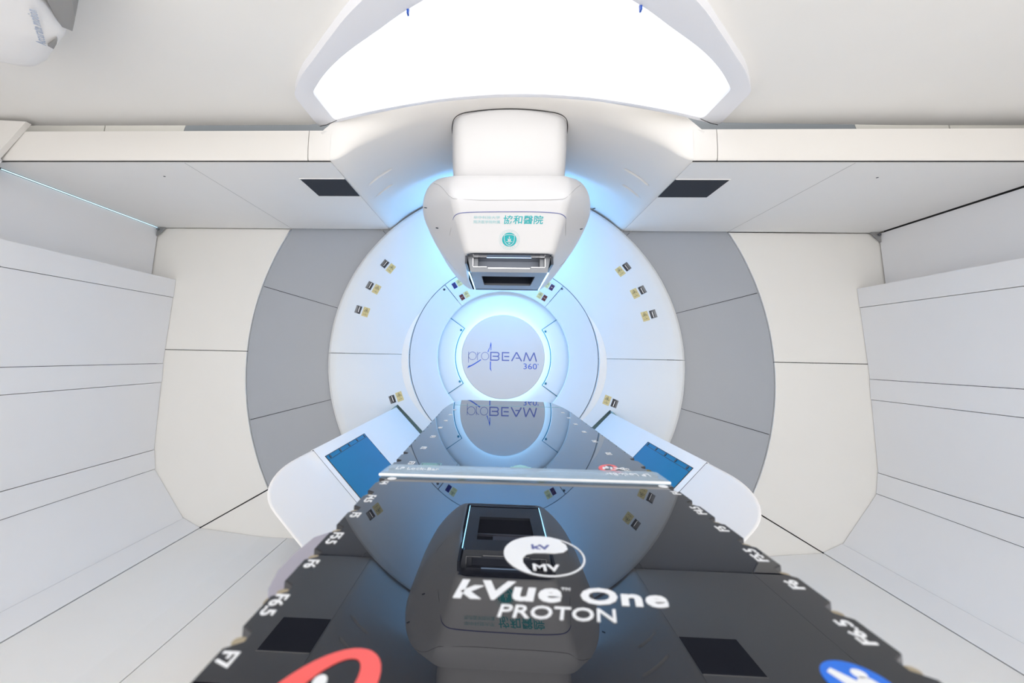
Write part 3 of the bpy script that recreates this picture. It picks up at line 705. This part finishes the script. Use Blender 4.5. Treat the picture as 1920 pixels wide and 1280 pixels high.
g = G(); g.box((SX0+.062, 2.40, .445), (SX1-.062, 2.412, .455)); g.box((SX0+.14, 2.30, .45), (SX1-.062, 2.398, .458)); obj('leaf_carriage', g, 'lavender', nz, 0)
g = G()
g.tube([(-.34, 3.12, .80), (-.2, 3.15, .72), (0, 3.16, .70), (.2, 3.15, .72), (.34, 3.12, .80)], .04, 12); obj('rear_lamp', g, 'led', nz, 40)
g = G(); g.box((-.36, 2.97, .64), (.36, 3.06, .86), .01); g.tube([(0, 3.0, .72), (0, 3.14, .70)], .02, 8); obj('lamp_bracket', g, 'white', nz, 30)
g = G(); g.box((SX0+.002, 2.72, .420), (SX1-.002, 2.766, .430)); obj('rear_lip', g, 'steel', nz, 0)
for xa in (SX0-.0005, SX1-.0045): g = G(); g.box((xa, 2.178, .4200), (xa+.004, 2.745, .4245)); obj('blue_light_strip', g, 'led_white', nz, 0)
g = G(); g.box((SX0+.006, 2.176, .4325), (SX0+.046, 2.752, .497)); g.box((SX1-.046, 2.176, .4325), (SX1-.006, 2.752, .497)); g.box((SX0+.046, 2.59, .4325), (SX1-.046, 2.752, .497)); obj('snout_body', g, 'steel', nz, 0)
g = G()
for sx in (-1, 1): 
    for (z, y) in ((.80, 2.28), (.70, 2.33)): g = G(); g.cyl((XC+sx*(.40+.06*(z-.7)/.1), y, z), (sx*.8, -.6, 0), .003, -.01, .004, 8); obj('screw', g, 'screw', nz, 0)

# ------------------------------------------------------------------ imaging arms (flat panel detectors)
for sx, lab in ((-1, 'white imaging arm with a blue detector window, lower left of the ring'), (1, 'white imaging arm with a blue detector window, lower right of the ring')):
    n_ = V3(sx*.7071, 0, -.7071); t_ = V3(-sx*.7071, 0, -.7071); yv = V3(0, 1, 0); O = n_*DA
    # t grows towards the floor-centre; the upper outer edge is t = -.30
    root = thing('imaging_arm', lab, 'detector arm', tuple(n_*(DA+.07)+V3(0, 2.4, 0)), 'imaging arms')
    g = G(); g.prism([(-.300, 1.937), (.300, 1.937), (.300, 3.50), (-.300, 3.50)], O, t_, yv, n_, .13, 0, .006, 2)
    ar = obj('housing', g, 'armwhite', root, 30)
    # rounded end cap: the corners sweep round, the face falls away from the axis
    out = [(-.300, 1.932)]
    for k in range(13):
        a = k/12*pi/2; out.append((-.17-.13*cos(a)**.85 if cos(a) > 1e-6 else -.17, 1.80-.345*sin(a)**.9 if k else 1.80))
    out = out + [(-x, y) for x, y in reversed(out)]
    ln = len(out); g = G(); rows = []
    cx_, cy_ = 0, 1.72
    def capring(k, dd, ky):
        r_o = []
        for x, y in out:
            xx = x*k; yy = y if y > 1.93 else 1.932-(1.932-y)*ky
            fall = max(0, (1.90-y))*.01
            r_o.append(O+t_*xx+yv*yy+n_*(dd+fall))
        return r_o
    rows = [capring(1.0, .13, .47), capring(1.0, .08, .66), capring(1.0, .045, .82), capring(1.0, .022, .91), capring(.996, .009, .965), capring(.985, .003, .985), capring(.965, 0, .975), capring(.955, 0, .965), capring(.6, 0, .6), capring(.2, 0, .2), capring(.02, 0, .02)]
    rows = [[v for v in r] for r in rows]
    g.grid(rows, True, True); obj('end_cap', g, 'capwhite', root, 60)
    g = G(); g.prism([(-.296, 1.93), (.296, 1.93), (.296, 1.939), (-.296, 1.939)], O, t_, yv, n_, .12, .0015); obj('joint', g, 'gap', root, 0)
    # detector window
    g = G(); g.prism([(-.243, 1.985), (.243, 1.985), (.243, 2.545), (-.243, 2.545)], O, t_, yv, n_, .0, -.0015); dw = obj('detector_window', g, 'detector', root, 0)
    g = G(); w = .0022
    for q in ([(-.246, 1.982), (.246, 1.982), (.246, 1.985), (-.246, 1.985)], [(-.246, 2.545), (.246, 2.545), (.246, 2.548), (-.246, 2.548)], [(-.246, 1.982), (-.243, 1.982), (-.243, 2.548), (-.246, 2.548)], [(.243, 1.982), (.246, 1.982), (.246, 2.548), (.243, 2.548)], [(-.224, 1.985), (-.222, 1.985), (-.222, 2.545), (-.224, 2.545)]):
        g.prism(q, O, t_, yv, n_, 0, -.0022)
    obj('window_edge', g, 'inkdark', dw, 0)
    g = G()
    for k in range(5): g = G(); g.cyl(O+t_*-.2335+yv*(2.02+.125*k), -n_, .0085, .001, .0035, 12); obj('screw', g, 'screw', dw, 0)
    for k in range(3): g = G(); g.cyl(O+t_*(-.1+.13*k)+yv*2.537, -n_, .005, .001, .003, 10); obj('screw', g, 'screw', dw, 0)
    g = G(); g.prism([(-.310, 3.45), (-.3005, 3.45), (-.3005, 3.60), (-.310, 3.60)], O, t_, yv, n_, .12, 0); g.prism([(-.310, 3.60), (.310, 3.60), (.310, 3.62), (-.310, 3.62)], O, t_, yv, n_, .12, -.010)
    obj('slot_shade', g, 'slot', root, 0)  # plates painted as the teal shade round the arm root

# ------------------------------------------------------------------ couch
ZC = -.224
TH = math.atan((-.003-.0235)/2.0)          # slight turn of the couch
CO = V3(.0235, .3, ZC); CV = V3(sin(TH), cos(TH), 0); CU = V3(cos(TH), -sin(TH), 0)
cp = lambda x, y, z=0: CO+CU*x+CV*(y-.3)+V3(0, 0, z)     # local x, world-like y
ct = thing('treatment_couch', 'glossy black carbon fibre treatment couch top with white index lettering', 'treatment couch', (.03, -1.0, -1.346))
HW = .2735
def edge(sx):
    pts = [(sx*HW, -1.25)]
    ks = []
    k = -20
    while True:
        c = .547+.0757*k
        if c > 1.95: break
        if c > -1.2:
            big = c < 1.08
            if c < 1.08: d, w1, w2 = .012, .006, .015
            else: d, w1, w2 = .004, .003, .005
            pts += [(sx*HW, c-w2), (sx*(HW-d), c-w1), (sx*(HW-d), c+w1), (sx*(HW), c+w2)]
        k += 1
    pts += [(sx*.269, 2.02), (sx*.262, 2.12), (sx*.245, 2.25), (sx*.225, 2.32)]
    return pts
R_, L_ = edge(1), edge(-1)
poly = R_ + [(.17, 2.335), (-.17, 2.335)] + list(reversed(L_))
g = G(); g.prism(poly, cp(0, 0, 0), CU, CV, V3(0, 0, 1), -.022, 0, .0012, 1)
top = obj('couch_top', g, 'carbon', ct, 0)
core = [(-.250, -1.24), (.250, -1.24), (.250, 2.1), (.215, 2.30), (-.215, 2.30), (-.250, 2.1)]
g = G(); g.prism(core, cp(0, 0, 0), CU, CV, V3(0, 0, -1), .022, .062, .02, 3); obj('core', g, 'carbonedge', ct, 30)
for sx in (-1, 1):
    for k in range(-4, 8):
        c = .547+.0757*k; g = G(); g.cyl(cp(sx*(HW-.006), c, -.002), (0, 0, 1), .0062, -.028, -.002, 14); obj('locating_pin', g, 'brass', ct)
# side rail seen at the left edge
g = G(); q = [(-.255, .47), (-.288, .485), (-.303, .515), (-.312, .555), (-.313, .60), (-.308, .65), (-.285, .68), (-.262, .69), (-.25, .6)]
g.prism(q, cp(0, 0, 0), CU, CV, V3(0, 0, -1), .023, .045, .004, 2); sr = obj('side_rail', g, 'lavender', ct, 30)
g = G()
for (y, x) in ((.495, -.296), (.432, -.282), (.72, -.285)):
    g = G(); g.prism(fillet([(x, y-.008), (x+.02, y-.012), (x+.02, y+.012), (x, y+.010)], .005, 3), cp(0, 0, 0), CU, CV, V3(0, 0, -1), .024, .05, .003, 2); obj('rail_clip', g, 'brass', ct, 30)
g = G(); g.box((-.20, -1.22, -1.30), (.26, -.55, ZC-.062), .04, 3); obj('pedestal', g, 'white', ct, 40)
g = G(); g.box((-.32, -1.35, -1.344), (.38, -.40, -1.29), .02, 3); obj('base_plate', g, 'lavender', ct, 40)
# writing on the couch
ZT = V3(0, 0, .0001); CT3 = lambda x, y: V3(x, y, ZC+.0002); XU, YV = V3(1, 0, 0), V3(0, 1, 0)
g = G()
def idx(l, x, y, s, w):
    g = G(); text(g, l, CT3(x, y), (0, s, 0), (-s, 0, 0), w, .0135, .018); obj('index_lettering', g, 'ink_white', ct, 0)
labs = ['F4', 'F4.5', 'F5', 'F5.5', 'F6', 'F6.5', 'F7', 'F7.5', 'F8']
ys = [.829, .741, .668, .587, .518, .438, .364, .29, .215]
for l, y in zip(labs, ys):
    w = .0175 if len(l) == 2 else .033
    if l == 'F6.5': w = .034
    idx(l, -.2465, y+w/2, -1, w)
    if y > .4: idx(l, .2845, y+.001-w/2, 1, w)
for l, y in (('F3', .980), ('F2', 1.135), ('F1', 1.29), ('F0', 1.445), ('H1', 1.60), ('H2', 1.755), ('H3', 1.91)):
    idx(l, -.2265, y+.012, -1, .024); idx(l, .243, y-.012, 1, .024)
g = G()
text(g, 'kVue', CT3(-.077, .463), XU, YV, .104, .0355, .034, .2); text(g, 'One', CT3(.045, .463), XU, YV, .084, .030, .034, .2)
text(g, 'TM', CT3(.0300, .486), XU, YV, .009, .0045, .0, .2)
obj('title_lettering', g, 'ink_white', ct, 0)
g = G(); text(g, 'PROTON', CT3(-.034, .4355), XU, YV, .106, .0205, .008, .2); obj('subtitle_lettering', g, 'ink_white', ct, 0)
# round two-part emblem
ecx, ecy, er = .021, .5645, .0475; ery = .0520
def fl2(g, pts, z=.0002, t=.0005): g.prism(pts, (0, 0, ZC+z), (1, 0, 0), (0, 1, 0), (0, 0, 1), 0, t)
g = G()
ROT = R(-12)
def EP(x, y): xx, yy = x*cos(ROT)-y*sin(ROT), x*sin(ROT)+y*cos(ROT); return (ecx+xx*er, ecy+yy*ery)
n = 56
for i in range(n):
    a, b_ = 2*pi*i/n, 2*pi*(i+1)/n
    fl2(g, [EP(cos(a), sin(a)), EP(cos(b_), sin(b_)), EP(.955*cos(b_), .955*sin(b_)), EP(.955*cos(a), .955*sin(a))])
# white half: left half disc + upper right bulge - lower bulge  (S curve along the x axis of the sign)
def srow(u):   # lower border of the white part at abscissa u in [-1,1]
    return None
N_ = 48; P_ = []
outer_arc = [(cos(R(a)), sin(R(a))) for a in [60+ (250-60)*i/30 for i in range(31)]]
s1 = [(.10+.42*cos(R(a)), .52+.36*sin(R(a))) for a in [80-170*i/14 for i in range(15)]]
s2 = [(-.02-.40*cos(R(a)), -.26+.40*sin(R(a))) for a in [95-120*i/14 for i in range(15)]]
wp = [(cos(R(a)), sin(R(a))) for a in [84+ (262-84)*i/32 for i in range(33)]]
wp += [(-.30, -.78), (-.44, -.55), (-.48, -.32), (-.42, -.12), (-.25, .02), (.0, .09), (.25, .14), (.46, .26), (.56, .45), (.50, .68), (.34, .86)]
fl2(g, [EP(x, y) for x, y in wp], .0003, .0006)
sg = obj('round_sign', g, 'ink_white', ct, 0)
g = G(); text(g, 'kV', CT3(.0075, .577), XU, YV, .0225, .0125, .03); g2 = obj('sign_lettering', g, 'inkviolet', sg, 0); g2.location.z += .0008
g = G(); text(g, 'MV', CT3(.0055, .525), XU, YV, .030, .0150, .03); obj('sign_lettering', g, 'ink_white', sg, 0)
# maker's sign: red oval letter with white letters across it, once near and once far
def maker(cx, cy, rx, ry, s):
    g = G(); n = 40
    for i in range(n):
        a, b_ = 2*pi*i/n, 2*pi*(i+1)/n; P = []
        for aa, ro in ((a, 1), (b_, 1), (b_, 0), (a, 0)):
            kx = rx if ro else rx*.52; ky = ry if ro else ry*.80
            y = ky*sin(aa); P.append((cx+kx*cos(aa)+.28*y+(0 if ro else .001), cy+y))
        fl2(g, P)
    fl2(g, [(cx+.1*rx, cy-.72*ry), (cx+.5*rx, cy-.72*ry), (cx+1.1*rx, cy-1.25*ry), (cx+.55*rx, cy-1.25*ry)], .0004)
    o = obj('maker_sign', g, 'ink_red', ct, 0)
    g = G(); text(g, 'FIX', CT3(cx-rx*.72, cy-ry*.52)+V3(0, 0, .0007), XU, YV, rx*2.35, ry*.62, .03, .2); fl2(g, [(cx-.05*rx+.14*rx*cos(k*pi/6), cy+.34*ry+.12*ry*sin(k*pi/6)) for k in range(12)], .0006, .0005)
    obj('sign_lettering', g, 'ink_white', o, 0)
maker(-.158, .327, .036, .057, 1); maker(.2, .992, .020, .030, .6)
g = G(); fl2(g, [(.232+.0235*cos(k*pi/18), .3735+.0255*sin(k*pi/18)) for k in range(36)]); bs = obj('blue_sign', g, 'ink_signblue', ct, 0)
g = G(); fl2(g, [(.216, .385), (.221, .389), (.231, .376), (.236, .381), (.243, .379), (.247, .370), (.243, .360), (.225, .358), (.222, .368)], .0008); g.cyl((.2385, .384, ZC+.0008), (0, 0, 1), .0052, 0, .0005, 16)
obj('sign_figure', g, 'ink_white', bs, 0)
g = G()
for x, y in ((-.2325, .858), (.270, .867)):
    g = G(); fl2(g, [(x+.0085*cos(k*pi/10), y+.0085*sin(k*pi/10)) for k in range(20)]); obj('round_sticker', g, 'ink_white', ct, 0)
g = G()
def rect_o(x0, y0, x1, y1, w):
    for q in ([(x0, y0), (x1, y0), (x1, y0+w), (x0, y0+w)], [(x0, y1-w), (x1, y1-w), (x1, y1), (x0, y1)], [(x0, y0), (x0+w, y0), (x0+w, y1), (x0, y1)], [(x1-w, y0), (x1, y0), (x1, y1), (x1-w, y1)]): fl2(g, q)
rect_o(-.1975, .952, -.155, .984, .0011)
for k in range(4): fl2(g, [(-.194, .957+.006*k), (-.160-.004*(k % 2), .957+.006*k), (-.160-.004*(k % 2), .9595+.006*k), (-.194, .9595+.006*k)])
fl2(g, [(-.008, .968), (.036, .968), (.036, .975), (-.008, .975)]); fl2(g, [(-.002, .977), (.030, .977), (.024, .986), (.014, .992), (.004, .986)])
obj('rating_plate', g, 'teal_soft', ct, 0)
# thin joint line near the far end
g = G(); fl2(g, [tuple((CO+CU*x+CV*(y-.3))[:2]) for x, y in ((-.262, 2.095), (.262, 2.095), (.262, 2.100), (-.262, 2.100))]); obj('joint_line', g, 'teal_soft', ct, 0)

# clear index bar lying across the couch
ib = thing('index_bar', 'translucent pale acrylic index bar lying across the black couch', 'index bar', (.01, .91, ZC))
g = G(); g.prism(fillet([(-.277, .871), (.272, .871), (.272, .940), (.262, .946), (-.264, .946), (-.272, .935)], .006, 3), cp(0, 0, 0), CU, CV, V3(0, 0, 1), .0008, .0065, .0018, 2); obj('bar', g, 'acrylic', ib, 30)
g = G(); g.prism([(-.276, .870), (.271, .870), (.271, .8715), (-.276, .8715)], cp(0, 0, 0), CU, CV, V3(0, 0, 1), .003, .0070, .001, 1); obj('front_edge', g, 'ink_white', ib, 0)
g = G(); text(g, 'LP Lock-Bar', V3(-.236, .900, ZC+.0068), XU, YV, .085, .017, -.004, .0); text(g, 'LP Lock-Bar', V3(.262, .925, ZC+.0068), -XU, -YV, .085, .017, -.004, .0); obj('lettering', g, 'ink_white', ib, 0)
